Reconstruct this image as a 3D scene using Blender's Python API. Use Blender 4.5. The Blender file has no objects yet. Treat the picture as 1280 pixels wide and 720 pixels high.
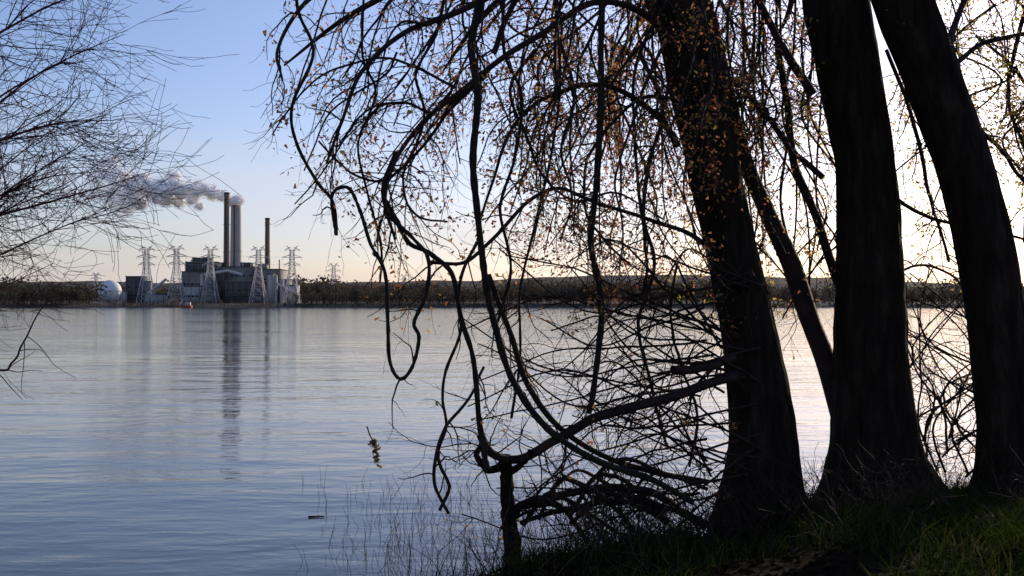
import bpy, math, random, bmesh
import numpy as np
from mathutils import noise as mnoise, Vector
rng = np.random.default_rng(11)
random.seed(7)
F = 1372.0; CH = 2.2
WS = 0.72
def W(u, v, d):
    return np.array([(u-640)/F*d, d, CH+(381-v)/F*d])

# ------------------------------------------------------------ materials
def new_mat(name):
    m = bpy.data.materials.new(name); m.use_nodes = True
    nt = m.node_tree
    for n in list(nt.nodes): nt.nodes.remove(n)
    out = nt.nodes.new('ShaderNodeOutputMaterial')
    return m, nt, out
def N(nt, t, **kw):
    n = nt.nodes.new(t)
    for k, v in kw.items():
        if hasattr(n, k): setattr(n, k, v)
        else: n.inputs[k].default_value = v
    return n
def ramp(nt, src, stops):
    r = nt.nodes.new('ShaderNodeValToRGB'); e = r.color_ramp.elements
    while len(e) < len(stops): e.new(0.5)
    for i, (p, c) in enumerate(stops):
        e[i].position = p; e[i].color = (*c, 1)
    nt.links.new(src, r.inputs[0]); return r
def noisy(name, stops, scale=3, rough=0.9, bump=0.0, stretch=(1,1,1), bdist=0.02, detail=6, spec=0.2):
    m, nt, out = new_mat(name)
    tc = N(nt, 'ShaderNodeTexCoord'); mp = N(nt, 'ShaderNodeMapping')
    mp.inputs['Scale'].default_value = stretch
    nt.links.new(tc.outputs['Object'], mp.inputs['Vector'])
    nz = N(nt, 'ShaderNodeTexNoise'); nz.inputs['Scale'].default_value = scale
    nz.inputs['Detail'].default_value = detail; nz.inputs['Roughness'].default_value = 0.65
    nt.links.new(mp.outputs[0], nz.inputs['Vector'])
    r = ramp(nt, nz.outputs['Fac'], stops)
    b = N(nt, 'ShaderNodeBsdfPrincipled'); b.inputs['Roughness'].default_value = rough
    b.inputs['Specular IOR Level'].default_value = spec
    nt.links.new(r.outputs[0], b.inputs['Base Color'])
    if bump > 0:
        bp = N(nt, 'ShaderNodeBump'); bp.inputs['Strength'].default_value = bump
        bp.inputs['Distance'].default_value = bdist
        nt.links.new(nz.outputs['Fac'], bp.inputs['Height']); nt.links.new(bp.outputs[0], b.inputs['Normal'])
    nt.links.new(b.outputs[0], out.inputs['Surface'])
    return m
def leafy(name, stops, transl=0.5):
    m, nt, out = new_mat(name)
    g = N(nt, 'ShaderNodeNewGeometry')
    r = ramp(nt, g.outputs['Random Per Island'], stops)
    d = N(nt, 'ShaderNodeBsdfDiffuse'); t = N(nt, 'ShaderNodeBsdfTranslucent')
    mx = N(nt, 'ShaderNodeMixShader'); mx.inputs[0].default_value = transl
    nt.links.new(r.outputs[0], d.inputs[0]); nt.links.new(r.outputs[0], t.inputs[0])
    nt.links.new(d.outputs[0], mx.inputs[1]); nt.links.new(t.outputs[0], mx.inputs[2])
    nt.links.new(mx.outputs[0], out.inputs['Surface'])
    return m
M = {}
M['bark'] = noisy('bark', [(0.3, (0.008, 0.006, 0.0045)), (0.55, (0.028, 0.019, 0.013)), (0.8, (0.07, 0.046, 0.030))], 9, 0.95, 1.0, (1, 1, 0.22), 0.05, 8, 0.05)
M['twig'] = noisy('twig_bark', [(0.3, (0.014, 0.008, 0.006)), (0.7, (0.055, 0.030, 0.022))], 5, 0.8)
M['redtwig'] = noisy('red_twig_bark', [(0.3, (0.035, 0.012, 0.012)), (0.7, (0.18, 0.045, 0.045))], 2, 0.7)
M['vine'] = noisy('vine_bark', [(0.3, (0.012, 0.008, 0.006)), (0.7, (0.045, 0.03, 0.02))], 8, 0.9)
M['leaf'] = leafy('spring_maple_leaf', [(0.0, (0.34, 0.09, 0.06)), (0.4, (0.42, 0.19, 0.07)), (0.75, (0.46, 0.32, 0.10)), (1.0, (0.44, 0.15, 0.12))], 0.65)
M['yleaf'] = leafy('young_yellow_leaf', [(0.0, (0.40, 0.30, 0.04)), (0.5, (0.55, 0.38, 0.06)), (1.0, (0.38, 0.34, 0.06))], 0.65)
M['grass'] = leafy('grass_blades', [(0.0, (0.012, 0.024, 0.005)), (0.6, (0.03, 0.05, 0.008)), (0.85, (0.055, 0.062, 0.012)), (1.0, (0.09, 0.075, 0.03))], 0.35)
M['dry'] = leafy('dry_stems', [(0.0, (0.025, 0.017, 0.010)), (0.6, (0.07, 0.048, 0.027)), (1.0, (0.13, 0.095, 0.05))], 0.2)
M['tan'] = leafy('tan_dead_leaf', [(0.0, (0.14, 0.09, 0.05)), (1.0, (0.30, 0.20, 0.13))], 0.4)
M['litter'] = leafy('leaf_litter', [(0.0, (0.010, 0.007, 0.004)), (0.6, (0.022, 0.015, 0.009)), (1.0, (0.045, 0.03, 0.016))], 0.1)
M['far'] = leafy('far_foliage', [(0.0, (0.06, 0.05, 0.045)), (0.4, (0.095, 0.078, 0.062)), (0.75, (0.085, 0.082, 0.052)), (1.0, (0.14, 0.105, 0.085))], 0.3)  # distant browns lightened, haze put into the foliage colour
M['metal'] = noisy('galvanised_steel', [(0.3, (0.5, 0.46, 0.45)), (0.7, (0.66, 0.62, 0.6))], 0.2, 0.6)
M['stackbrown'] = noisy('brown_stack_concrete', [(0.3, (0.24, 0.16, 0.11)), (0.7, (0.38, 0.27, 0.19))], 0.15, 0.9, stretch=(1, 1, 0.2))
M['stackgrey'] = noisy('grey_stack_concrete', [(0.3, (0.36, 0.345, 0.34)), (0.7, (0.50, 0.48, 0.47))], 0.15, 0.9, stretch=(1, 1, 0.15))
M['capdark'] = noisy('soot_dark', [(0.3, (0.05, 0.045, 0.04)), (0.7, (0.1, 0.09, 0.08))], 0.5)
M['clad_dark'] = noisy('dark_cladding', [(0.3, (0.065, 0.062, 0.055)), (0.7, (0.13, 0.12, 0.105))], 0.12, 0.8, stretch=(1.5, 1.5, 0.4))  # station cladding tones lightened in place of atmospheric haze
M['clad_grey'] = noisy('grey_cladding', [(0.3, (0.17, 0.155, 0.14)), (0.7, (0.28, 0.26, 0.235))], 0.1, 0.8, stretch=(1.5, 1.5, 0.4))
M['clad_light'] = noisy('light_cladding', [(0.3, (0.40, 0.38, 0.35)), (0.7, (0.54, 0.51, 0.48))], 0.15, 0.8)
M['glass'] = noisy('dark_glazing', [(0.3, (0.015, 0.02, 0.03)), (0.7, (0.04, 0.05, 0.06))], 0.3, 0.25, spec=0.5)
M['white'] = noisy('white_paint', [(0.3, (0.78, 0.76, 0.73)), (0.7, (0.86, 0.85, 0.83))], 0.1, 0.6)
M['red'] = noisy('red_hull_paint', [(0.3, (0.3, 0.06, 0.03)), (0.7, (0.45, 0.1, 0.05))], 0.5, 0.6)

# ------------------------------------------------------------ mesh builder
class MB:
    def __init__(s): s.v = []; s.f = []; s.n = 0
    def add(s, V, Fq):
        V = np.asarray(V, dtype=np.float32); Fq = np.asarray(Fq, dtype=np.int32)
        s.v.append(V); s.f.append(Fq+s.n); s.n += len(V)
    def tube(s, P, R, k=5, knob=0.0, cap=True):
        P = np.asarray(P, float); n = len(P); R = np.asarray(R, float)
        T = np.gradient(P, axis=0); T /= (np.linalg.norm(T, axis=1)[:, None]+1e-9)
        a = np.cross(T[0], [0.13, 0.9, 0.41]); 
        if np.linalg.norm(a) < 0.1: a = np.cross(T[0], [1, 0, 0])
        A = np.empty_like(P)
        for i in range(n):
            a = a-T[i]*a.dot(T[i]); a = a/(np.sqrt(a.dot(a))+1e-9); A[i] = a
        B = np.cross(T, A)
        th = np.arange(k)*2*np.pi/k
        rr = R[:, None]*np.ones((1, k))
        if knob: rr = rr*(1+rng.normal(0, knob, (n, k)))
        V = P[:, None, :]+rr[:, :, None]*(np.cos(th)[None, :, None]*A[:, None, :]+np.sin(th)[None, :, None]*B[:, None, :])
        i = np.arange(n-1)[:, None]*k; j = np.arange(k)[None, :]; j2 = (j+1) % k
        Fq = np.stack([i+j, i+j2, i+k+j2, i+k+j], -1).reshape(-1, 4)
        s.add(V.reshape(-1, 3), Fq)
    def quads(s, C, A, B, taper=1.0):
        n = len(C)
        V = np.stack([C-A-B, C+A-B, C+A*taper+B, C-A*taper+B], 1).reshape(-1, 3)
        s.add(V, np.arange(4*n).reshape(-1, 4))
    def box(s, x0, x1, y0, y1, z0, z1):
        V = [(x, y, z) for x in (x0, x1) for y in (y0, y1) for z in (z0, z1)]
        s.add(V, [[0, 1, 3, 2], [4, 6, 7, 5], [0, 4, 5, 1], [2, 3, 7, 6], [0, 2, 6, 4], [1, 5, 7, 3]])
    def obj(s, name, mat, smooth=True, parent=None):
        me = bpy.data.meshes.new(name)
        V = np.concatenate(s.v); Q = np.concatenate(s.f)
        me.vertices.add(len(V)); me.vertices.foreach_set('co', V.ravel())
        me.loops.add(Q.size); me.loops.foreach_set('vertex_index', Q.ravel())
        me.polygons.add(len(Q)); me.polygons.foreach_set('loop_start', np.arange(len(Q), dtype=np.int32)*4)
        me.polygons.foreach_set('loop_total', np.full(len(Q), 4, dtype=np.int32))
        me.update(calc_edges=True); me.validate()
        if smooth: me.polygons.foreach_set('use_smooth', np.ones(len(me.polygons), dtype=bool))
        me.materials.append(mat)
        o = bpy.data.objects.new(name, me); bpy.context.scene.collection.objects.link(o)
        if parent: o.parent = parent
        return o
def empty(name):
    e = bpy.data.objects.new(name, None); bpy.context.scene.collection.objects.link(e)
    e.empty_display_size = 0.5; return e

def catmull(P, seg=6):
    P = np.asarray(P, float); P = np.vstack([2*P[0]-P[1], P, 2*P[-1]-P[-2]])
    out = []
    for i in range(1, len(P)-2):
        t = np.linspace(0, 1, seg, endpoint=False)[:, None]
        a, b, c, d = P[i-1], P[i], P[i+1], P[i+2]
        out.append(0.5*((2*b)+(-a+c)*t+(2*a-5*b+4*c-d)*t**2+(-a+3*b-3*c+d)*t**3))
    out.append(P[-2][None]); return np.vstack(out)
def fbm1(n, amp):
    x = np.zeros(n)
    for o, a in ((3, 1), (7, .5), (15, .3)):
        k = max(2, min(n, o)); x += a*np.interp(np.linspace(0, 1, n), np.linspace(0, 1, k), rng.normal(0, 1, k))
    return x*amp
def limb(pts, w0, w1, d=None, wob=0.012, seg=7):
    P = []
    ld = d
    for p in pts:
        if len(p) == 3: ld = p[2]
        P.append(W(p[0], p[1], ld))
    P = catmull(P, seg); n = len(P)
    P += np.stack([fbm1(n, wob), fbm1(n, wob*2), fbm1(n, wob)], 1)
    md = P[:, 1].mean()
    R = np.linspace(w0, w1, n)*WS/2/F*md*(1+fbm1(n, 0.06))
    return P, np.abs(R)+0.0015

LEAF = MB(); YLEAF = MB()
def add_leaves(p, n, lb, size=0.019, spread=0.05):
    C = p+rng.normal(0, spread, (n, 3)); C[:, 2] -= 0.02
    A = rng.normal(0, 1, (n, 3)); A /= np.linalg.norm(A, axis=1)[:, None]
    B = np.cross(A, rng.normal(0, 1, (n, 3))); B /= np.linalg.norm(B, axis=1)[:, None]
    s = (size*rng.uniform(0.4, 1.2, n))[:, None]
    lb.quads(C, A*s*0.7, B*s, 0.35)

def grow(mb, p, d, L, r, lvl, droop=0.5, wig=0.22, leafp=0.0, lb=None, spacing=0.16, up=0.6, minr=0.0015):
    n = 7 if lvl > 0 else 5
    step = L/n; pts = [p.copy()]; d = d/np.linalg.norm(d)
    ds = []
    for i in range(n):
        t = i/n
        g = -droop*(1-t)+up*t*t
        d = d+rng.normal(0, wig, 3)+np.array([0, 0, g*0.45])
        d /= np.sqrt(d.dot(d)); p = p+d*step; pts.append(p); ds.append(d)
    R = np.maximum(r*np.linspace(1, 0.35, n+1), minr)
    mb.tube(pts, R, 3 if lvl == 0 else 4)
    if lb is not None and lvl <= 1 and rng.random() < leafp:
        for i in rng.integers(1, n+1, 4): add_leaves(pts[i], rng.integers(1, 5), lb)
    if lvl > 0:
        for _ in range(max(1, int(L/spacing))):
            i = rng.integers(1, n); nd = ds[i-1]+rng.normal(0, 0.75, 3)*np.array([1, 1, 0.8])
            grow(mb, pts[i], nd, L*rng.uniform(0.3, 0.65), R[i]*0.6, lvl-1, droop*0.8, wig, leafp, lb, spacing*1.0, up, minr)
def sprout(mb, P, R, per_m, Lr, lvl, t0=0.1, t1=1.0, bias=(0, 0, 0), droop=0.5, wig=0.2, leafp=0.0, lb=None, spacing=0.2, rs=0.6, up=0.6, rmax=0.008):
    seg = np.linalg.norm(np.diff(P, axis=0), axis=1); L = seg.sum()
    for _ in range(int(per_m*L*(t1-t0))):
        i = int(rng.uniform(t0, t1)*(len(P)-1)); tdir = P[min(i+1, len(P)-1)]-P[max(i-1, 0)]
        tdir /= np.linalg.norm(tdir)+1e-9
        d = tdir*0.4+rng.normal(0, 0.6, 3)+np.array(bias)
        grow(mb, P[i], d, rng.uniform(*Lr), min(R[i]*rs, rmax), lvl, droop, wig, leafp, lb, spacing, up)

# ------------------------------------------------------------ world
SUN_AZ = math.radians(36); SUN_EL = math.radians(17)
w = bpy.data.worlds.new("World"); bpy.context.scene.world = w; w.use_nodes = True
nt = w.node_tree
for n in list(nt.nodes): nt.nodes.remove(n)
wo = N(nt, 'ShaderNodeOutputWorld'); bg = N(nt, 'ShaderNodeBackground'); bg.inputs['Strength'].default_value = 0.15
sk = N(nt, 'ShaderNodeTexSky'); sk.sky_type = 'NISHITA'; sk.sun_disc = False
sk.sun_elevation = SUN_EL; sk.sun_rotation = SUN_AZ; sk.air_density = 1.0; sk.dust_density = 1.2; sk.ozone_density = 3.5
wb = N(nt, 'ShaderNodeMixRGB'); wb.blend_type = 'MULTIPLY'; wb.inputs[0].default_value = 1; wb.inputs[2].default_value = (1.05, 0.955, 1.08, 1)
nt.links.new(sk.outputs[0], wb.inputs[1])
tc = N(nt, 'ShaderNodeTexCoord'); mp = N(nt, 'ShaderNodeMapping'); mp.inputs['Scale'].default_value = (1.2, 1.2, 9)
mp.inputs['Rotation'].default_value = (0, math.radians(4), 0)
nz = N(nt, 'ShaderNodeTexNoise'); nz.inputs['Scale'].default_value = 2.6; nz.inputs['Detail'].default_value = 7; nz.inputs['Roughness'].default_value = 0.6
nt.links.new(tc.outputs['Generated'], mp.inputs[0]); nt.links.new(mp.outputs[0], nz.inputs['Vector'])
rc = ramp(nt, nz.outputs['Fac'], [(0.38, (0.15, 0.15, 0.15)), (0.72, (1, 1, 1))])
sx = N(nt, 'ShaderNodeSeparateXYZ'); nt.links.new(tc.outputs['Generated'], sx.inputs[0])
rz = ramp(nt, sx.outputs['Z'], [(0.0, (0.7, 0.7, 0.7)), (0.07, (0.6, 0.6, 0.6)), (0.2, (0.0, 0.0, 0.0))])
mu = N(nt, 'ShaderNodeMath', operation='MULTIPLY'); nt.links.new(rc.outputs[0], mu.inputs[0]); nt.links.new(rz.outputs[0], mu.inputs[1])
mix = N(nt, 'ShaderNodeMixRGB'); mix.blend_type = 'MIX'
nt.links.new(mu.outputs[0], mix.inputs[0]); nt.links.new(wb.outputs[0], mix.inputs[1]); mix.inputs[2].default_value = (5.2, 4.8, 4.9, 1)
nt.links.new(mix.outputs[0], bg.inputs[0]); nt.links.new(bg.outputs[0], wo.inputs[0])
sl = bpy.data.lights.new('sun', 'SUN'); sl.energy = 4.2; sl.angle = math.radians(0.6); sl.color = (1, 0.84, 0.64)
so = bpy.data.objects.new('sun', sl); bpy.context.scene.collection.objects.link(so)
sd = Vector((math.sin(SUN_AZ)*math.cos(SUN_EL), math.cos(SUN_AZ)*math.cos(SUN_EL), math.sin(SUN_EL)))
so.rotation_euler = sd.to_track_quat('Z', 'Y').to_euler()
sc = bpy.context.scene
sc.view_settings.view_transform = 'Standard'; sc.view_settings.look = 'None'; sc.view_settings.exposure = 0

# ------------------------------------------------------------ ground
SX = [-6000, -60, -8, -4, -1, 0, 1.0, 1.9, 2.6, 6, 12, 60, 6000]; SY = [-500, -11, 2.8, 5.5, 8.3, 9.1, 9.9, 10.8, 11.8, 13.2, 15, 25, 400]
def vn(x, y, s, o=0):
    return np.array([mnoise.noise((a/s, b/s, o)) for a, b in zip(x.ravel(), y.ravel())]).reshape(x.shape)
def height(x, y):
    s = np.interp(x, SX, SY)+0.25*np.sin(x*2.3)+0.15*np.sin(x*5.1+1)
    d = s-y
    near = np.where(d > 0, 0.5*(1-np.exp(-np.maximum(d, 0)/2.2))+0.012*np.clip(d, 0, 60), np.maximum(0.3*d, -3))
    fs = 900+14*np.sin(x/210)+6*np.sin(x/57)
    d2 = y-fs
    far = np.where(d2 > 0, 3.5*(1-np.exp(-np.maximum(d2, 0)/14)), np.maximum(0.3*d2, -3))
    t = np.clip((y-1700)/1500, 0, 1); t = t*t*(3-2*t)
    far = far+t*(58+16*np.sin(x/900+1.3)+9*np.sin(x/310))
    return np.maximum(near, far)
def axis(a0, a1, st, lim0, lim1, g=1.16):
    c = list(np.arange(a0, a1, st)); s = st; v = a1
    while v < lim1: c.append(v); s *= g; v += s
    s = st; v = a0-st; pre = []
    while v > lim0: pre.append(v); s *= g; v -= s
    return np.array(pre[::-1]+c)
xs = axis(-10, 16, 0.15, -7000, 7000); ys = axis(2, 18, 0.15, -300, 880)
ys = np.concatenate([ys[ys < 870], np.arange(870, 1000, 5), np.geomspace(1005, 12000, 50)])
X, Y = np.meshgrid(xs, ys)
Z = height(X, Y)
mask = (np.abs(X) < 40) & (Y < 40) & (Z > -0.5)
Z = Z+np.where(mask, 0.05*vn(X, Y, 0.9)+0.015*vn(X, Y, 0.3, 3), 0)
Z = Z+np.where(Y > 2000, 8*vn(X, Y, 160), 0)
nx, ny = len(xs), len(ys)
V = np.stack([X, Y, Z], -1).reshape(-1, 3)
ii = np.arange(ny-1)[:, None]*nx; jj = np.arange(nx-1)[None, :]
Q = np.stack([ii+jj, ii+jj+1, ii+nx+jj+1, ii+nx+jj], -1).reshape(-1, 4)
g = MB(); g.add(V, Q)
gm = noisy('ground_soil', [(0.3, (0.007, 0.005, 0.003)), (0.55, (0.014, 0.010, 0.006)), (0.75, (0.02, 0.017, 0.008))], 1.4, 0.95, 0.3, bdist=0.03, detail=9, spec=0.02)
gnt = gm.node_tree; gp = gnt.nodes.get('Principled BSDF'); src = gp.inputs['Base Color'].links[0].from_socket
gg = N(gnt, 'ShaderNodeNewGeometry'); gs = N(gnt, 'ShaderNodeSeparateXYZ'); gnt.links.new(gg.outputs['Position'], gs.inputs[0])
gr_ = N(gnt, 'ShaderNodeMapRange'); gnt.links.new(gs.outputs['Y'], gr_.inputs[0]); gr_.inputs[1].default_value = 300; gr_.inputs[2].default_value = 900
gw = N(gnt, 'ShaderNodeTexNoise'); gw.inputs['Scale'].default_value = 0.02; gw.inputs['Detail'].default_value = 8; gnt.links.new(gg.outputs['Position'], gw.inputs['Vector'])
gwr = ramp(gnt, gw.outputs['Fac'], [(0.35, (0.07, 0.062, 0.055)), (0.65, (0.14, 0.12, 0.10))])  # far bank and ridge: lighter brown stands in for haze
gx_ = N(gnt, 'ShaderNodeMixRGB'); gnt.links.new(gr_.outputs[0], gx_.inputs[0]); gnt.links.new(src, gx_.inputs[1]); gnt.links.new(gwr.outputs[0], gx_.inputs[2]); gnt.links.new(gx_.outputs[0], gp.inputs['Base Color'])
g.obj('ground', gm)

# ------------------------------------------------------------ water
m, nt, out = new_mat('river_water')
tc = N(nt, 'ShaderNodeTexCoord')
def wn(scale, st, rot=0, detail=3, dist=0.0):
    mp = N(nt, 'ShaderNodeMapping'); mp.inputs['Scale'].default_value = st; mp.inputs['Rotation'].default_value = (0, 0, rot)
    z = N(nt, 'ShaderNodeTexNoise'); z.inputs['Scale'].default_value = scale; z.inputs['Detail'].default_value = detail; z.inputs['Distortion'].default_value = dist
    nt.links.new(tc.outputs['Object'], mp.inputs[0]); nt.links.new(mp.outputs[0], z.inputs['Vector']); return z.outputs['Fac']
n1 = wn(0.42, (0.6, 1.2, 1), 0.25, 3, 0.4); n2 = wn(2.4, (0.6, 1.2, 1), -0.25, 4, 0.3); n3 = wn(9, (0.8, 1.2, 1), 0.3, 3)
n4 = wn(0.05, (0.3, 1.0, 1), 0.1, 4)
pr = ramp(nt, n4, [(0.35, (0.25, 0.25, 0.25)), (0.65, (1, 1, 1))])
def mul(a, b):
    x = N(nt, 'ShaderNodeMath', operation='MULTIPLY')
    nt.links.new(a, x.inputs[0])
    if isinstance(b, float): x.inputs[1].default_value = b
    else: nt.links.new(b, x.inputs[1])
    return x.outputs[0]
def addn(a, b):
    x = N(nt, 'ShaderNodeMath', operation='ADD'); nt.links.new(a, x.inputs[0]); nt.links.new(b, x.inputs[1]); return x.outputs[0]
fine = mul(addn(mul(n2, 0.026), mul(n3, 0.004)), pr.outputs[0])
hgt = addn(mul(n1, 0.05), fine)
bp = N(nt, 'ShaderNodeBump'); bp.inputs['Strength'].default_value = 1.0; bp.inputs['Distance'].default_value = 1.0
nt.links.new(hgt, bp.inputs['Height'])
b = N(nt, 'ShaderNodeBsdfPrincipled'); b.inputs['Base Color'].default_value = (0.03, 0.028, 0.024, 1)
b.inputs['Roughness'].default_value = 0.07; b.inputs['IOR'].default_value = 1.333
nt.links.new(bp.outputs[0], b.inputs['Normal']); nt.links.new(b.outputs[0], out.inputs['Surface'])
wm = MB(); wm.add([(-7000, -300, 0), (7000, -300, 0), (7000, 1500, 0), (-7000, 1500, 0)], [[0, 1, 2, 3]])
wm.obj('river_water', m, False)

# ------------------------------------------------------------ maple trees
TR = []
def make_trunk(pts, name):
    P = [W(u, v, d) for u, v, wd, d in pts]; Wd = [wd*0.95/2/F*d for u, v, wd, d in pts]
    Pc = catmull(P, 6); n = len(Pc); Rc = np.interp(np.linspace(0, 1, n), np.linspace(0, 1, len(P)), Wd)
    Pc = Pc+np.stack([fbm1(n, 0.006), fbm1(n, 0.006), np.zeros(n)], 1)
    e = empty(name); mb = MB()
    nn = (n-1)*5+1
    t = np.linspace(0, n-1, nn); Pc2 = np.stack([np.interp(t, np.arange(n), Pc[:, a]) for a in range(3)], 1)
    R2 = np.interp(t, np.arange(n), Rc)
    k = 56; th = np.arange(k)*2*np.pi/k
    T = np.gradient(Pc2, axis=0); T /= np.linalg.norm(T, axis=1)[:, None]
    A = np.cross(T, [0, 1, 0]); A /= np.linalg.norm(A, axis=1)[:, None]; B = np.cross(T, A)
    rr = np.empty((nn, k)); ph = rng.uniform(0, 100)
    for i in range(nn):
        zz = Pc2[i, 2]
        fl = max(0, 1-(zz-0.2)/0.6)
        for j in range(k):
            c, s = math.cos(th[j]), math.sin(th[j])
            rr[i, j] = R2[i]*(1+0.08*mnoise.noise((c*7+ph, s*7, zz*1.5))+0.04*mnoise.noise((c*16+ph, s*16, zz*4))+0.05*mnoise.noise((c*2+ph, s*2, zz*.8))+0.3*fl*fl*abs(mnoise.noise((c*2.2+ph, s*2.2, 3)))*2)
    V = Pc2[:, None, :]+rr[:, :, None]*(np.cos(th)[None, :, None]*A[:, None, :]+np.sin(th)[None, :, None]*B[:, None, :])
    i = np.arange(nn-1)[:, None]*k; j = np.arange(k)[None, :]; j2 = (j+1) % k
    mb.add(V.reshape(-1, 3), np.stack([i+j, i+j2, i+k+j2, i+k+j], -1).reshape(-1, 4))
    mb.obj('trunk', M['bark'], True, e)
    TR.append((e, Pc, Rc)); return e, Pc, Rc
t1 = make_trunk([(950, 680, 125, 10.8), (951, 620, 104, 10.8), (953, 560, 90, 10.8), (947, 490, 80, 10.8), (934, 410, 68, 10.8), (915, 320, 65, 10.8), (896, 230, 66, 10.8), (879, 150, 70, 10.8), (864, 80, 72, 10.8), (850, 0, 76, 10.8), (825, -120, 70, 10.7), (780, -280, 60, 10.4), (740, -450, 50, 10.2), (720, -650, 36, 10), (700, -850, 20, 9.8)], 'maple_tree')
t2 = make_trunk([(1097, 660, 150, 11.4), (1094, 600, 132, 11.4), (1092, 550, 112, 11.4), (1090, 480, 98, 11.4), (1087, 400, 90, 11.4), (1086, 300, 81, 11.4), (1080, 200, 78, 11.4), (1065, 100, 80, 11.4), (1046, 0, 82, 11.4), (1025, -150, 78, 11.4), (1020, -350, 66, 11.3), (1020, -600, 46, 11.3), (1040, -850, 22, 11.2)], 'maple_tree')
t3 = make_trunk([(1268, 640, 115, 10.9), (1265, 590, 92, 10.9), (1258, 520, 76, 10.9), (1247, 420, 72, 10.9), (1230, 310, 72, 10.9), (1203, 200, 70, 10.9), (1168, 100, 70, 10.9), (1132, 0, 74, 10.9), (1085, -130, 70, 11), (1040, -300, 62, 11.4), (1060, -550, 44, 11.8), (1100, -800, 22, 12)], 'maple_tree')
BR1 = MB(); TW1 = MB(); BR2 = MB(); TW2 = MB(); BR3 = MB(); TW3 = MB()
def L(pts, w0, w1, d, B=BR1, T=TW1, per=3.0, Lr=(0.3, 0.9), lvl=1, leafp=0.15, lb=LEAF, droop=0.6, t0=0.1, bias=(0, 0, 0), wob=0.012, k=6, up=0.6, spacing=0.16):
    P, R = limb(pts, w0, w1, d, wob); B.tube(P, R, k)
    if per > 0: sprout(T, P, R, per*1.3, Lr, lvl, t0, 1.0, bias, droop, 0.22, leafp*0.72, lb, spacing, 0.6, up)
    return P, R
L([(850, 60, 10.6), (800, 15, 10.3), (740, 5, 10), (680, 40, 9.7), (630, 72, 9.5), (580, 112, 9.3), (530, 150, 9.1), (492, 200, 9), (478, 250, 8.9), (490, 300, 8.9)], 15, 4, 10, per=5, leafp=0.5)
L([(835, -60, 10.6), (780, -70, 10.2), (700, -50, 9.8), (620, -10, 9.5), (560, 20, 9.3), (505, 40, 9.1), (450, 90, 9), (425, 150, 8.9), (405, 200, 8.8)], 16, 4, 10, per=5, leafp=0.5)
L([(820, -140, 10.6), (700, -150, 10), (590, -120, 9.6), (500, -80, 9.2), (430, -30, 9), (375, 10, 8.8), (345, 60, 8.7), (350, 100, 8.7)], 18, 3, 10, per=4, leafp=0.3)
L([(850, 180, 10.6), (820, 140, 10.4), (760, 105, 10.1), (700, 112, 9.9), (645, 150, 9.6), (620, 215, 9.5), (600, 280, 9.4)], 10, 4, 10, per=6, leafp=0.5)
L([(875, 150, 10.6), (845, 60, 10.9), (800, -20, 11), (740, -90, 11)], 16, 8, 10, per=4, leafp=0.5)
L([(890, 310, 10.6), (860, 290, 10.4), (810, 273, 10.2), (750, 255, 10), (700, 236, 9.9), (660, 252, 9.7), (615, 300, 9.5), (580, 330, 9.4), (535, 330, 9.2)], 9, 5, 10, per=5, leafp=0.4)
L([(870, 130, 10.7), (810, 120, 10.5), (770, 150, 10.4), (740, 200, 10.2), (735, 260, 10), (760, 300, 10), (790, 330, 10)], 7, 3, 10, per=5, leafp=0.45)
L([(560, -40, 9.5), (545, 40, 9.4), (520, 90, 9.3), (530, 150, 9.3), (505, 220, 9.2), (520, 270, 9.2), (560, 280, 9.2)], 6, 3, 10, per=4, leafp=0.4)
L([(700, 50, 9.9), (718, 120, 9.9), (702, 185, 9.8), (716, 250, 9.8), (700, 300, 9.8)], 6, 3, 10, per=4, leafp=0.4)
L([(800, 60, 10.4), (828, 130, 10.3), (812, 200, 10.2), (806, 270, 10.2), (820, 330, 10.1), (800, 400, 10.1), (812, 470, 10.1), (835, 560, 10.2)], 8, 5, 10, per=4)
L([(670, 60, 9.8), (640, 110, 9.7), (660, 170, 9.6), (680, 220, 9.6), (720, 250, 9.7), (770, 240, 9.8), (830, 275, 10)], 6, 3, 10, per=4, leafp=0.4)
L([(610, 90, 9.4), (560, 140, 9.3), (520, 190, 9.2), (480, 225, 9.1), (440, 215, 9), (400, 180, 8.9)], 6, 2.5, 10, per=5, leafp=0.3)
L([(540, 140, 9.1), (500, 130, 9), (455, 145, 8.9), (415, 200, 8.8), (370, 250, 8.7)], 5, 2, 10, per=6, leafp=0.12)
L([(570, 110, 9.1), (500, 70, 9), (430, 75, 8.9), (380, 110, 8.8), (340, 170, 8.7)], 5, 2, 10, per=5, leafp=0.15)
L([(620, 60, 9.4), (650, 0, 9.5), (700, -60, 9.7)], 9, 10, 10, per=3, leafp=0.4)
for i in range(50):
    u0 = rng.uniform(570, 920); v0 = rng.uniform(-120, 60); dd = rng.uniform(9.6, 14.5)
    u = u0; pts = [(u0, v0, dd)]; v = v0; sl_ = rng.normal(-5, 20)
    for q in range(5):
        u += sl_+rng.normal(0, 14); v += rng.uniform(25, 80); pts.append((u, v, dd-0.1*q))
    L(pts, rng.uniform(3.5, 6), 1.8, dd, per=4.2, Lr=(0.25, 0.8), leafp=0.8, spacing=0.14)
for i in range(8):
    u0 = rng.uniform(420, 620); v0 = rng.uniform(-40, 140); dd = rng.uniform(8.8, 9.8)
    L([(u0, v0, dd), (u0-rng.uniform(10, 50), v0+rng.uniform(0, 30)), (u0-rng.uniform(50, 90), v0+rng.uniform(50, 90)), (u0-rng.uniform(70, 130), v0+rng.uniform(110, 180))], 4, 2, dd, per=5, Lr=(0.25, 0.7), leafp=0.2)
P16, R16 = limb([(890, 20, 11.8), (905, 90), (930, 190), (962, 270), (990, 330), (1012, 395), (1035, 460), (1060, 560), (1075, 620)], 22, 38, 11.8); BR2.tube(P16, R16, 8)
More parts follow.
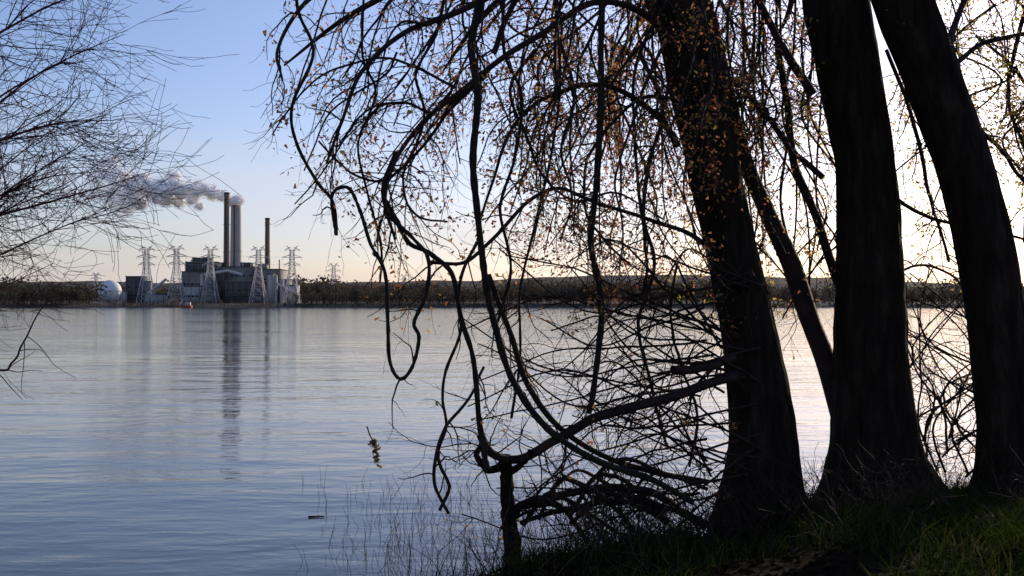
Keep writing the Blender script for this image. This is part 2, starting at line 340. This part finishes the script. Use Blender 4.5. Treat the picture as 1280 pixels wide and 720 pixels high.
L([(975, 60, 11.9), (985, 130), (992, 200), (1018, 265), (1040, 330), (1060, 380)], 10, 17, 11.9, BR2, TW2, per=3, leafp=0.3, lb=YLEAF)
L([(1020, 120, 11.6), (980, 60), (950, 0), (900, -80), (860, -160)], 14, 8, 11.6, BR2, TW2, per=6, leafp=0.5, lb=YLEAF)
L([(1030, 220, 11.6), (985, 180), (940, 120), (900, 80), (890, 0)], 10, 5, 11.6, BR2, TW2, per=5, leafp=0.4, lb=LEAF)
for i in range(18):
    u = rng.uniform(915, 1030); L([(u, -60, 12), (u+rng.normal(0, 14), 60), (u+rng.normal(0, 18), 150), (u+rng.normal(0, 25), 260), (u+rng.normal(0, 30), rng.uniform(300, 420))], 4, 2.4, 12, BR2, TW2, per=4, leafp=0.5, lb=YLEAF if i % 2 else LEAF)
L([(1195, 80, 11), (1230, 52, 11.2), (1290, 38, 11.4), (1380, 0, 11.6)], 10, 6, 11, BR3, TW3, per=7, leafp=0.9, lb=YLEAF)
L([(1180, 60, 11), (1210, 0, 11.4), (1250, -60, 11.6), (1340, -140, 12)], 14, 8, 11, BR3, TW3, per=7, leafp=1.0, lb=YLEAF)
L([(1215, 150, 11), (1250, 185, 11.4), (1290, 235, 11.6), (1340, 260, 12)], 8, 4, 11, BR3, TW3, per=6, leafp=0.8, lb=YLEAF)
L([(1105, 240, 11.4), (1150, 268, 11.5), (1200, 282, 11.7), (1260, 292, 12), (1330, 310, 12)], 7, 4, 11, BR3, TW3, per=6, leafp=0.25, lb=YLEAF)
L([(1110, 60, 12), (1135, 130, 12), (1150, 190, 12), (1165, 260, 12), (1190, 330, 12)], 7, 4, 11, BR3, TW3, per=6, leafp=0.5, lb=YLEAF)
L([(1120, 340, 11.6), (1160, 330, 11.7), (1200, 350, 11.8), (1215, 390, 11.9)], 5, 3, 11, BR3, TW3, per=5, leafp=0.1, lb=YLEAF)
L([(1300, -40, 12.5), (1270, 60, 12.5), (1262, 130, 12.4), (1285, 200, 12.4), (1275, 300, 12.4)], 8, 4, 11, BR3, TW3, per=6, leafp=0.9, lb=YLEAF)
for i in range(26):
    u = rng.uniform(1120, 1420); v = rng.uniform(-100, 120); L([(u, v, 12.5), (u+rng.normal(0, 25), v+50), (u+rng.normal(10, 35), v+100), (u+rng.normal(10, 50), v+180)], 5, 2.2, 12, BR3, TW3, per=5, leafp=1.0, lb=YLEAF)
L([(925, 470, 10.5), (890, 478, 10.2), (850, 492, 10), (790, 508, 9.8), (740, 525, 9.7), (690, 550, 9.6), (645, 573, 9.5), (612, 566, 9.4), (598, 545, 9.4)], 18, 14, 10, per=8, Lr=(0.3, 1.0), leafp=0.02, droop=0.1, up=0.5)
L([(915, 450, 10.4), (880, 462, 10.1), (842, 460, 9.9)], 16, 14, 10, per=5, leafp=0, droop=0)
L([(612, 340, 9.4), (640, 420, 9.5), (662, 480, 9.6), (700, 532, 9.8), (760, 570, 10), (820, 590, 10.2), (885, 602, 10.4)], 9, 10, 10, per=5, leafp=0.02)
L([(655, 632, 9.8), (700, 618, 9.9), (760, 608, 10), (815, 615, 10.1), (850, 635, 10.2), (880, 655, 10.3)], 14, 18, 10, per=5, leafp=0, up=0.9)
L([(650, 655, 10), (690, 640, 10), (740, 628, 10), (790, 622, 10.1), (830, 650, 10.2)], 8, 12, 10, per=5, leafp=0, up=0.9)
L([(700, 596, 9.8), (740, 612, 9.8), (775, 640, 9.9), (790, 665, 10)], 9, 8, 10, per=5, leafp=0)
for i in range(9):
    u0 = rng.uniform(600, 760); v0 = rng.uniform(600, 650); u1 = u0+rng.uniform(90, 180)
    L([(u0, v0+rng.uniform(0, 25), 9.8), (u0*.7+u1*.3, v0-rng.uniform(5, 30), 9.9), (u0*.35+u1*.65, v0-rng.uniform(-10, 25), 10), (u1, v0+rng.uniform(5, 40), 10.1)], rng.uniform(4, 8), rng.uniform(5, 9), 10, per=5, leafp=0, up=0.8)
L([(560, 640, 9.4), (545, 600, 9.3), (556, 540, 9.3), (585, 500, 9.3), (600, 460, 9.3)], 6, 4, 10, per=5, leafp=0)
for i in range(46):
    u0 = rng.uniform(870, 960); v0 = rng.uniform(330, 620); u1 = rng.uniform(570, 830); v1 = v0+rng.uniform(-110, 110)
    v1 = min(v1, 640); vm = (v0+v1)/2+rng.uniform(-80, 60)
    L([(u0, v0, 10.5), ((u0*2+u1)/3, (v0*.5+vm*.5), 10.2), ((u0+u1*2)/3, vm, 10), (u1, v1, 9.7)], 4.5, 1.8, 10, per=3, Lr=(0.2, 0.8), leafp=0.05, droop=0.3)
for i in range(26):
    u0 = rng.uniform(1100, 1300); v0 = rng.uniform(540, 600); L([(u0, v0, 12.2), (u0+rng.normal(0, 40), v0-60, 12.3), (u0+rng.normal(0, 60), v0-120, 12.5), (u0+rng.normal(0, 90), v0-210, 12.6)], 4, 1.8, 12, BR3, TW3, per=5, Lr=(0.2, 0.7), leafp=0.03, droop=0.2)
for (e, P, R), B, T, lb in zip(TR, (BR1, BR2, BR3), (TW1, TW2, TW3), (LEAF, LEAF, YLEAF)):
    hi = [i for i in range(len(P)) if P[i][2] > 5.5]
    for q in range(15):
        i = hi[int(rng.integers(0, len(hi)))]; az = rng.uniform(0, 2*np.pi); Ln = rng.uniform(2, 4.2)
        d = np.array([math.cos(az), math.sin(az), rng.uniform(0.1, 0.9)]); pts = [P[i]]
        for s_ in range(6):
            d = d+rng.normal(0, 0.2, 3)+np.array([0, 0, -0.08]); pts.append(pts[-1]+d/np.linalg.norm(d)*Ln/6)
        Pp = catmull(pts, 4); Rr = np.linspace(R[i]*0.35, 0.01, len(Pp)); B.tube(Pp, Rr, 6)
        sprout(T, Pp, Rr, 4, (0.4, 1.1), 1, 0.15, 1, (0, 0, 0), 0.4, 0.22, 0.5, lb, 0.22)
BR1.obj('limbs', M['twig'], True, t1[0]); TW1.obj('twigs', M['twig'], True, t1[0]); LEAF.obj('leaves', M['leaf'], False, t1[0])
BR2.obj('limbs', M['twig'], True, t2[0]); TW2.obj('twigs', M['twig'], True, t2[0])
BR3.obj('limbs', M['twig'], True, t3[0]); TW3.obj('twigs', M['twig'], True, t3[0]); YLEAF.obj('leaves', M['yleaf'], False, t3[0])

# ------------------------------------------------------------ hanging vines
def vine(pts, w0, w1, d, per=2.5, Lr=(0.15, 0.6)):
    mb = MB(); P, R = limb(pts, w0*1.1, w1*1.1, d, 0.018, 9); R = R*(1+rng.normal(0, 0.08, len(R))); mb.tube(P, R, 7)
    if per: sprout(mb, P, R, per, Lr, 1, 0.1, 1, (0, 0, 0), 0.5, 0.25, 0, None)
    mb.obj('hanging_vine', M['vine'])
vine([(735, -330, 10), (748, -120, 9.6), (750, 0), (752, 110), (749, 230), (742, 300), (750, 360), (752, 410), (742, 500), (736, 522)], 11, 9, 9.6)
vine([(600, -260, 9.6), (590, -80, 9.2), (596, 0), (590, 60), (600, 130), (594, 210), (600, 290), (608, 350), (622, 410), (645, 480), (685, 535), (745, 575), (810, 600), (865, 630)], 12, 9, 9.2)
vine([(372, -90, 8.8), (368, 0), (388, 60), (362, 130), (368, 180), (392, 225), (412, 250), (417, 292), (413, 265), (412, 244), (422, 235), (436, 238), (450, 268), (462, 305), (480, 340), (484, 400), (487, 450), (500, 472), (515, 456), (523, 420), (517, 402), (531, 370), (534, 325), (515, 298), (488, 270), (482, 235), (500, 190)], 4.5, 5.5, 8.8, per=1.5)
vine([(478, 250, 9), (505, 300, 9.1), (535, 318, 9.1), (562, 345), (574, 400), (590, 450), (598, 520), (606, 560), (612, 585)], 7, 11, 9.2)
vine([(595, 300, 9.2), (575, 350), (578, 410), (560, 470), (562, 530), (548, 570), (560, 610), (548, 640)], 5, 5, 9.2)
vine([(880, -60, 10.4), (800, 60, 10.2), (790, 160, 10.1), (798, 260), (806, 340), (800, 390)], 6, 4, 10.1)
vine([(640, -60, 9.4), (632, 60, 9.4), (655, 120), (640, 200), (628, 260), (640, 330), (625, 400)], 6, 4, 9.4)
vine([(460, -60, 9), (455, 60), (470, 120), (450, 190), (462, 250), (475, 310), (470, 350)], 4, 3, 9)
vine([(985, -60, 12), (970, 60), (985, 150), (975, 260), (1000, 340)], 5, 4, 12)
vine([(690, -60, 9.8), (700, 80), (690, 190), (668, 290), (650, 380), (655, 450), (640, 520)], 4, 3.5, 9.8)
vine([(850, 330, 10.2), (838, 400), (852, 460), (870, 520), (860, 580)], 4, 4, 10.2)

mb = MB(); P, R = limb([(633, 725, 9.6), (640, 690, 9.6), (636, 650), (634, 610), (632, 580), (628, 566)], 34, 20, 9.6, 0.01); R[-1] = 0.01; mb.tube(P, R, 9, 0.07)
for pts in ([(632, 580, 9.6), (610, 585, 9.6), (596, 568, 9.6), (604, 548, 9.6)], [(634, 590, 9.6), (655, 580, 9.6), (664, 560, 9.5)], [(636, 640, 9.6), (665, 628, 9.7), (700, 632, 9.8)]):
    P, R = limb(pts, 16, 7, 9.6, 0.01); mb.tube(P, R, 6); sprout(mb, P, R, 14, (0.15, 0.6), 1, 0.2, 1, droop=0.2)
mb.obj('dead_snag', M['bark'])

# ------------------------------------------------------------ bare tree at left
e = empty('birch_tree'); tb = MB(); tt = MB()
P = catmull([(-4.9, 4.9, -0.1), (-4.8, 5.5, 1.5), (-4.5, 6.0, 3), (-4.35, 6.3, 4.5), (-4.0, 6.6, 6.2), (-3.9, 6.8, 8)], 6); R = np.linspace(0.14, 0.03, len(P)); tb.tube(P, R, 12)
for z0, tgt, w_ in ((1.2, (120, 170), 8), (1.6, (60, 130), 7), (1.9, (190, 215), 8), (2.2, (110, 60), 8), (2.6, (150, 40), 8), (2.8, (30, 30), 7), (3.0, (150, 150), 8), (3.3, (90, -60), 8), (1.0, (60, 330), 5), (1.4, (150, 250), 6), (3.6, (160, -20), 7), (1.7, (70, 240), 6), (1.0, (75, 150), 8), (2.0, (40, 300), 5), (2.4, (130, 215), 6), (1.1, (70, 200), 9)):
    i = int(np.argmin(abs(P[:, 2]-z0))); dd = rng.uniform(6.2, 7.4); q = W(*tgt, dd)
    mid = (P[i]*0.5+q*0.5)+np.array([0, 0, -0.15])+rng.normal(0, 0.08, 3)
    Pp = catmull([P[i], P[i]*0.75+q*0.25+np.array([0, 0, -0.1]), mid, q*0.8+P[i]*0.2, q], 6); Pp += np.stack([fbm1(len(Pp), .012) for _ in range(3)], 1)
    Rr = np.linspace(w_/2/F*6.5, 0.002, len(Pp)); tb.tube(Pp, Rr, 5)
    sprout(tt, Pp, Rr, 18, (0.25, 0.75), 1, 0.25, 1, (0.35, 0, 0.15), 0.15, 0.14, 0, None, 0.11, 0.5, 0.4, 0.005)
tb.obj('trunk', M['redtwig'], True, e); tt.obj('twigs', M['redtwig'], True, e)
mb = MB(); P, R = limb([(-300, 430, 5.8), (-60, 440, 6.2), (0, 462, 6.2), (18, 458), (30, 430), (45, 395), (50, 378)], 4, 1.5, 6.2); mb.tube(P, R, 5); sprout(mb, P, R, 6, (0.1, 0.4), 0, 0.2); o = mb.obj('low_branch', M['redtwig'], True, e)

# ------------------------------------------------------------ grass, stems, litter
def gh(x, y): return float(height(np.array([x]), np.array([y]))[0])
def blades(mb, C, hgt, wd, lean=0.3):
    n = len(C); az = rng.uniform(0, 2*np.pi, n); A = np.stack([np.cos(az), np.sin(az), np.zeros(n)], 1)*wd[:, None]
    Ln = rng.normal(0, lean, (n, 3)); Ln[:, 2] = 0
    p1 = C+np.array([0, 0, 1])*hgt[:, None]*0.55+Ln*hgt[:, None]*0.3
    p2 = C+np.array([0, 0, 1])*hgt[:, None]+Ln*hgt[:, None]
    V = np.stack([C-A, C+A, p1+A*.8, p1-A*.8, p2+A*.1, p2-A*.1], 1).reshape(-1, 3)
    b = np.arange(n)[:, None]*6
    Q = np.concatenate([b+np.array([0, 1, 2, 3]), b+np.array([3, 2, 4, 5])]); mb.add(V, Q)
NG = 200000
gx = rng.uniform(-2, 12, NG); gy = rng.uniform(4.5, 14, NG); gz = height(gx, gy)
dens = np.array([mnoise.noise((a*0.9, b*0.9, 5)) for a, b in zip(gx, gy)])
keep = (gz > 0.04) & (dens > np.where(gx > 3.0, -0.8, -0.05)) & (rng.random(NG) < np.where(gx > 3.4, 0.85, 0.25))
C = np.stack([gx, gy, gz], 1)[keep]; C[:, 2] -= 0.02
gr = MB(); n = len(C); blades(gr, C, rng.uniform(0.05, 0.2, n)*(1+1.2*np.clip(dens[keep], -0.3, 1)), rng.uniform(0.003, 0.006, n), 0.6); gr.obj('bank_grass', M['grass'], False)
nl = 26000; lx = rng.uniform(-2, 9, nl); ly = rng.uniform(5, 13, nl); lz = height(lx, ly); k_ = lz > 0.03
C = np.stack([lx, ly, lz+rng.uniform(0.0, 0.05, nl)], 1)[k_]; A = rng.normal(0, 1, C.shape)*[1, 1, .4]; A /= np.linalg.norm(A, axis=1)[:, None]
B = np.cross(A, rng.normal(0, .4, C.shape)+[0, 0, 1]); B /= np.linalg.norm(B, axis=1)[:, None]; s = rng.uniform(.012, .035, (len(C), 1))
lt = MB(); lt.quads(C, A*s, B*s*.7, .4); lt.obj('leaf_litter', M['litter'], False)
ds = MB()
for i in range(600):
    x = rng.uniform(-0.8, 7); y = np.interp(x, SX, SY)+rng.uniform(-3.0, 0.7); z = max(gh(x, y), 0)-0.02
    grow(ds, np.array([x, y, z]), np.array([rng.normal(0, .6), rng.normal(0, .6), 1]), rng.uniform(0.15, 0.7), 0.004, 1 if rng.random() < .5 else 0, 0.0, 0.16, 0, None, 0.15, 0.0)
ds.obj('dry_weeds', M['dry'])
sb = MB()
for i in range(320):
    x = rng.uniform(0.4, 4.6); y = min(rng.uniform(8.2, 10.6), np.interp(x, SX, SY)+0.4); z = max(gh(x, y), -0.1)-0.03
    grow(sb, np.array([x, y, z]), np.array([rng.normal(0, .8), rng.normal(0, .5), 1]), rng.uniform(0.25, 0.75), 0.005, 2 if rng.random() < .4 else 1, 0.1, 0.2, 0, None, 0.14, 0.0, 0.002)
sb.obj('underbrush', M['twig'])
rd = MB()
for i in range(330):
    u = rng.normal(560, 90); v = rng.uniform(600, 722); y = CH/((v-381)/F); x = (u-640)/F*y
    if x > np.interp(y, SY, SX)+0.5 or u < 375: continue
    grow(rd, np.array([x, y, -0.03]), np.array([rng.normal(0, .25), rng.normal(0, .25), 1]), rng.uniform(0.08, 0.36), 0.003, 0, 0.0, 0.12, 0, None, 0.15, 0.0)
rd.obj('water_reeds', M['dry'])
mb = MB(); P, R = limb([(460, 532, 9.4), (464, 545), (470, 556), (472, 577)], 2, 2, 9.4, 0.003); mb.tube(P, R, 4)
for p in P[9:]: add_leaves(p, 4, mb, 0.026, 0.014)
mb.obj('stranded_twig', M['tan'])
mb = MB(); P, R = limb([(386, 573, 11.4), (395, 573), (406, 574)], 3, 2, 11.4, 0.004); P[:, 2] = 0.01; mb.tube(P, R, 5); mb.obj('driftwood', M['bark'])

# ------------------------------------------------------------ distant trees on far bank
def far_trees(name, n, xr, dr, hr, q=80):
    mb = MB(); tk = MB()
    for i in range(n):
        x = rng.uniform(*xr); y = 905+14*np.sin(x/210)+6*np.sin(x/57)+rng.uniform(*dr); z = gh(x, y)-0.5
        h = rng.uniform(*hr)*(1+0.2*math.sin(x/70)+0.12*math.sin(x/23)); rw = h*rng.uniform(0.26, 0.42)
        a = rng.normal(0, 1, (q, 3)); a /= np.linalg.norm(a, axis=1)[:, None]; a *= rng.uniform(0.35, 1, (q, 1))
        C = np.array([x, y, z+h*0.55])+a*np.array([rw, rw, h*0.46]); s = rng.uniform(0.25, 0.75, (q, 1))*h/15
        A = rng.normal(0, 1, (q, 3)); A /= np.linalg.norm(A, axis=1)[:, None]
        B = np.cross(A, rng.normal(0, 1, (q, 3))); B /= np.linalg.norm(B, axis=1)[:, None]
        mb.quads(C, A*s*1.1, B*s, 0.5)
        tk.tube([(x, y, z), (x, y, z+h*0.8)], [0.3, 0.1], 3)
    e = empty(name); mb.obj('crowns', M['far'], False, e); tk.obj('trunks', M['twig'], False, e)
def X_(u, d): return (u-640)/F*d
far_trees('distant_treeline', 520, (X_(375, 930), X_(1400, 930)), (0, 60), (12, 20), 100)
far_trees('distant_treeline', 170, (X_(-250, 930), X_(118, 930)), (0, 60), (9, 17), 100)
far_trees('distant_treeline', 130, (X_(375, 1200), X_(600, 1200)), (250, 300), (20, 29))
far_trees('distant_treeline', 620, (X_(-250, 1500), X_(1500, 1500)), (500, 700), (22, 36))
far_trees('shore_bushes', 420, (X_(-50, 905), X_(620, 905)), (-2, 14), (2.0, 5.0), 30)

# ------------------------------------------------------------ power station
D = 1100.0; GZ = 3.3
def wx(u, d=D): return (u-640)/F*d
def wz(v, d=D): return CH+(381-v)/F*d
def stack(name, u0, u1, v, d, mat, bands):
    e = empty(name); mb = MB(); x = (wx(u0, d)+wx(u1, d))/2; r = (wx(u1, d)-wx(u0, d))/2; H = wz(v, d)
    zs = np.linspace(GZ, H, 12); mb.tube([(x, d, z) for z in zs], np.linspace(r*1.18, r*0.95, 12), 32); mb.obj('shaft', mat, True, e)
    c = MB(); c.tube([(x, d, H-1.5), (x, d, H+0.6), (x, d, H+0.6), (x, d, H-2)], [r*1.02, r*1.02, r*.7, r*.7], 32); c.obj('rim', M['capdark'], False, e)
    for f in bands:
        p = MB(); z = GZ+(H-GZ)*f; rr = r*(1.18-0.23*f)
        p.tube([(x, d, z), (x, d, z), (x, d, z+0.35), (x, d, z+0.35)], [rr, rr+1.1, rr+1.1, rr], 32)
        p.tube([(x, d, z+1.4), (x, d, z+1.6)], [rr+1.05, rr+1.05], 32); p.obj('gallery', M['capdark'], False, e)
    l = MB(); l.box(x-0.5, x+0.5, d-r*1.2-0.9, d-r*1.2-0.3, GZ, H*0.98); l.obj('ladder', M['capdark'], False, e)
stack('brown_chimney_stack', 279.5, 286.5, 241, 1100, M['stackbrown'], (0.45, 0.7, 0.93))
stack('grey_chimney_stack', 288, 301, 252, 1125, M['stackgrey'], (0.5, 0.96))
stack('brown_chimney_stack', 331, 337, 273, 1105, M['stackbrown'], (0.6, 0.93))

e = empty('power_station')
def bl(u0, u1, v0, v1, mat, y0, dep, name='block', win=None, ribs=True):
    mb = MB(); x0, x1 = wx(u0, y0), wx(u1, y0); z0 = GZ-0.5 if v1 is None else wz(v1, y0); z1 = wz(v0, y0)
    mb.box(x0, x1, y0, y0+dep, z0, z1); mb.obj(name, M[mat], False, e)
    pr = MB(); pr.box(x0-0.4, x1+0.4, y0-0.4, y0+dep+0.4, z1+0.003, z1+0.9); pr.obj('parapet', M['clad_dark' if mat != 'clad_dark' else 'clad_grey'], False, e)
    if ribs:
        rb = MB(); k = max(2, int((x1-x0)/4.5))
        for xx in np.linspace(x0+0.5, x1-0.5, k): rb.box(xx-0.2, xx+0.2, y0-0.35, y0-0.003, z0, z1)
        rb.obj('ribs', M['clad_grey'], False, e)
    if win:
        wn_ = MB()
        for zf in win:
            z = z0+(z1-z0)*zf; xx = x0+1.6
            while xx < x1-3:
                if rng.random() < 0.85: wn_.box(xx, xx+2.4, y0-0.2, y0-0.01, z, z+1.8)
                xx += 3.6
        if wn_.n: wn_.obj('windows', M['glass'], False, e)
bl(232, 271, 328, None, 'clad_dark', 1075, 40, win=(0.5, 0.65, 0.8))
bl(227, 262, 340, None, 'clad_grey', 1055, 19, win=(0.3, 0.6))
bl(240, 262, 323, 328.3, 'clad_dark', 1085, 12, ribs=False)
bl(262, 280, 336, None, 'clad_dark', 1062, 30, win=(0.6,))
bl(273, 322, 334, None, 'clad_grey', 1070, 50, win=(0.35, 0.55, 0.75))
bl(300, 312, 329, 334.3, 'clad_dark', 1080, 14, ribs=False)
bl(318, 349, 337, None, 'clad_grey', 1066, 40, win=(0.5, 0.7))
bl(322, 333, 331, 337.3, 'clad_grey', 1076, 10, ribs=False)
bl(281, 326, 352, None, 'clad_dark', 1045, 20, win=(0.3, 0.6))
bl(333, 341, 343, None, 'clad_light', 1050, 8)
bl(349, 360, 350, None, 'clad_grey', 1068, 20)
bl(359, 371, 357, None, 'clad_light', 1060, 14)
bl(228, 250, 358, None, 'clad_light', 1040, 12, win=(0.4,))
bl(252, 266, 362, None, 'clad_grey', 1038, 10)
bl(180, 205, 368, None, 'clad_light', 1040, 10)
duct = MB()
def strut(mb, p, q, r, k=6): mb.tube([p, q], [r, r], k)
strut(duct, (wx(272), 1052, wz(345)), (wx(300), 1052, wz(340)), 1.5); strut(duct, (wx(300), 1052, wz(340)), (wx(318), 1052, wz(345)), 1.5)
strut(duct, (wx(345), 1060, wz(348)), (wx(378), 1050, wz(366)), 1.3); strut(duct, (wx(226), 1054, wz(350)), (wx(205), 1050, wz(368)), 1.3)
for u in (240, 247, 256, 310, 343, 355): strut(duct, (wx(u), 1078, wz(345)), (wx(u), 1078, wz(324+rng.uniform(0, 6))), 0.7)
duct.obj('ducts', M['metal'], True, e)
sil = MB()
for u, v in ((352, 345), (356, 347), (364, 352), (268, 345)):
    x = wx(u); z = wz(v); sil.tube([(x, 1056, GZ), (x, 1056, z), (x, 1056, z+1.5), (x, 1056, z+1.7)], [2, 2, 1, 0.05], 14)
sil.obj('silos', M['clad_light'], True, e)
e2 = empty('storage_tank'); tk = MB(); yt = 990.0; x = wx(137.5, yt); r = 10.0; zt = wz(350, yt); zc_ = zt-r
tk.tube([(x, yt, zc_+r*math.sin(a)) for a in np.linspace(-math.pi/2, math.pi/2, 26)], [max(r*math.cos(a), 0.03) for a in np.linspace(-math.pi/2, math.pi/2, 26)], 40); tk.obj('shell', M['white'], True, e2)
st = MB()
for a in np.linspace(0, 2*np.pi, 12, endpoint=False): strut(st, (x+math.cos(a)*r*1.0, yt+math.sin(a)*r*1.0, GZ-.5), (x+math.cos(a)*r*1.0, yt+math.sin(a)*r*1.0, zc_), 0.35)
st.tube([(x, yt, zc_), (x, yt, zc_+.5)], [r*1.03, r*1.03], 40); st.obj('legs', M['metal'], True, e2)
e = empty('pump_building'); bl(157, 178, 346, None, 'clad_dark', 1060, 15, win=(0.3, 0.6)); bl(152, 158, 364, None, 'clad_light', 1058, 8); bl(178, 186, 352, None, 'clad_grey', 1064, 10)
def pylon(u, vtop, d, name='lattice_pylon', s=1.2):
    mb = MB(); x = wx(u, d); H = wz(vtop, d); h = H-GZ
    hw = lambda t: np.interp(t, [0, 0.55, 0.72, 1], [0.135, 0.05, 0.038, 0.03])*h
    lv = [0, 0.16, 0.3, 0.42, 0.52, 0.6, 0.68, 0.76, 0.84, 0.92]
    c = lambda t: [np.array([x+sx*hw(t), d+sy*hw(t), GZ+t*h]) for sx, sy in ((-1, -1), (1, -1), (1, 1), (-1, 1))]
    for a, b in zip(lv[:-1], lv[1:]):
        A, B = c(a), c(b)
        for i in range(4):
            j = (i+1) % 4; strut(mb, A[i], B[i], 0.28*s, 4); strut(mb, A[i], B[j], 0.16*s, 3); strut(mb, A[j], B[i], 0.16*s, 3); strut(mb, B[i], B[j], 0.16*s, 3)
    for t, wdt in ((0.66, 0.135), (0.79, 0.165), (0.92, 0.125)):
        for sgn in (-1, 1):
            tip = np.array([x+sgn*wdt*h, d, GZ+(t+0.01)*h])
            for sy in (-1, 1):
                strut(mb, np.array([x+sgn*hw(t), d+sy*hw(t), GZ+t*h]), tip, 0.2*s, 4); strut(mb, np.array([x+sgn*hw(t), d+sy*hw(t), GZ+(t+0.05)*h]), tip, 0.2*s, 4)
            strut(mb, tip, tip-np.array([0, 0, 0.045*h]), 0.16*s, 4)
    for sgn in (-1, 1):
        strut(mb, np.array([x+sgn*hw(.92), d, GZ+.92*h]), np.array([x+sgn*0.10*h, d, H]), 0.22*s, 4)
        strut(mb, np.array([x, d, GZ+.92*h]), np.array([x+sgn*0.10*h, d, H]), 0.16*s, 4)
    mb.obj(name, M['metal'], False)
for u in (183, 220.5, 263, 323, 365): pylon(u, 306+rng.uniform(-1, 1), 1030)
pylon(417, 328, 1500); pylon(120, 340, 1700); pylon(505, 342, 1900)
cb = MB()
for (ua, ub) in ((183, 220.5), (220.5, 263), (263, 323), (323, 365)):
    for t in (0.70, 0.83):
        z = GZ+t*(wz(306, 1030)-GZ); xa, xb = wx(ua, 1030), wx(ub, 1030); q = np.linspace(0, 1, 8)
        cb.tube([(xa+(xb-xa)*s, 1032, z-4*4*s*(1-s)*0.5) for s in q], [0.07]*8, 3)
cb.obj('power_cables', M['metal'])
e = empty('work_barge'); mb = MB(); x = wx(230, 880); mb.box(x-6, x+6, 878, 883, -0.4, 1.6); mb.obj('hull', M['red'], False, e)
mb = MB(); mb.box(x+1, x+5, 879, 882, 1.603, 4.2); mb.obj('cabin', M['clad_light'], False, e); mb = MB(); strut(mb, (x-4, 880.5, 1.6), (x-1, 880.5, 7), .25); mb.obj('crane_boom', M['metal'], False, e)

# ------------------------------------------------------------ steam plume : billowing core with thin outer veils
def steam_mat(name, amax, bias, lo, hi):
    m, nt, out = new_mat(name)
    pb = N(nt, 'ShaderNodeBsdfPrincipled'); pb.inputs['Base Color'].default_value = (.99, .975, .965, 1); pb.inputs['Roughness'].default_value = 1; pb.inputs['Specular IOR Level'].default_value = 0
    pb.inputs['Subsurface Weight'].default_value = 1.0; pb.inputs['Subsurface Radius'].default_value = (1, 1, 1); pb.inputs['Subsurface Scale'].default_value = 9.0
    tr = N(nt, 'ShaderNodeBsdfTransparent'); m2 = N(nt, 'ShaderNodeMixShader')
    tc = N(nt, 'ShaderNodeTexCoord'); sp = N(nt, 'ShaderNodeSeparateXYZ'); nt.links.new(tc.outputs['Object'], sp.inputs[0])
    nz = N(nt, 'ShaderNodeTexNoise'); nz.inputs['Scale'].default_value = 0.08; nz.inputs['Detail'].default_value = 8; nz.inputs['Roughness'].default_value = .6; nt.links.new(tc.outputs['Object'], nz.inputs['Vector'])
    mr = N(nt, 'ShaderNodeMapRange'); nt.links.new(sp.outputs['X'], mr.inputs[0])
    for i, v in enumerate((lo, hi, -0.5, bias)): mr.inputs[i+1].default_value = v
    ad = N(nt, 'ShaderNodeMath', operation='MULTIPLY_ADD'); nt.links.new(nz.outputs['Fac'], ad.inputs[0]); ad.inputs[1].default_value = 2.6; ad.inputs[2].default_value = -1.3
    a2 = N(nt, 'ShaderNodeMath', operation='ADD'); a2.use_clamp = True; nt.links.new(ad.outputs[0], a2.inputs[0]); nt.links.new(mr.outputs[0], a2.inputs[1])
    a3 = N(nt, 'ShaderNodeMath', operation='MULTIPLY'); nt.links.new(a2.outputs[0], a3.inputs[0]); a3.inputs[1].default_value = amax
    nt.links.new(a3.outputs[0], m2.inputs[0]); nt.links.new(tr.outputs[0], m2.inputs[1]); nt.links.new(pb.outputs[0], m2.inputs[2]); nt.links.new(m2.outputs[0], out.inputs['Surface'])
    return m
bm = bmesh.new(); bmesh.ops.create_icosphere(bm, subdivisions=4, radius=1.0)
base = np.array([v.co[:] for v in bm.verts]); tri = np.array([[v.index for v in f.verts] for f in bm.faces]); bm.free()
PL = []
for i in range(110):
    s = (i/109)**1.05*185; rad = 6+s*0.10; zc = 15*math.sin(s/150*1.5)
    c = np.array([-s+rng.normal(0, 2), rng.normal(0, rad*.4), zc+rng.normal(0, rad*.45)]); r = rad*rng.uniform(0.35, 0.7)
    if s < 6: c = np.array([-s, 0, zc]); r = 5.5
    PL.append((c, r, s))
ep = empty('steam_plume'); ep.location = (wx(294), 1118, wz(248))
for nm_, scl, mat, vox, tw in (('core', 0.8, steam_mat('steam_core', 0.92, 0.95, -195, -90), 0.7, 0), ('veil', 1.12, steam_mat('steam_veil', 0.42, 0.5, -205, -90), 0.8, 1)):
    vs_, fs_ = [], []; off = 0
    for c, r, s in PL:
        Pp = base*r*scl*np.array([1.2, 1, 0.9])+c
        vs_.append(Pp); fs_.append(tri+off); off += len(Pp)
    me = bpy.data.meshes.new(nm_); me.from_pydata(np.concatenate(vs_).tolist(), [], np.concatenate(fs_).tolist()); me.materials.append(mat)
    o = bpy.data.objects.new(nm_, me); sc.collection.objects.link(o); o.parent = ep
    rm = o.modifiers.new('merge', 'REMESH'); rm.mode = 'VOXEL'; rm.voxel_size = vox; rm.use_smooth_shade = True
    for nm, sz, stg, dep in (('billow', 9.0+tw*2, 4.5, 2), ('curl', 3.0, 2.2+tw, 4)):
        tx = bpy.data.textures.new(nm, 'CLOUDS'); tx.noise_scale = sz; tx.noise_depth = dep
        dm = o.modifiers.new(nm, 'DISPLACE'); dm.texture = tx; dm.strength = stg; dm.mid_level = 0.5

# ------------------------------------------------------------ camera
cd = bpy.data.cameras.new('camera'); co = bpy.data.objects.new('camera', cd); sc.collection.objects.link(co)
cd.sensor_width = 36; cd.lens = F/1280*36; cd.clip_end = 30000; cd.clip_start = 0.05
co.location = (0, 0, CH); co.rotation_euler = (math.radians(90+0.88), 0, 0); sc.camera = co
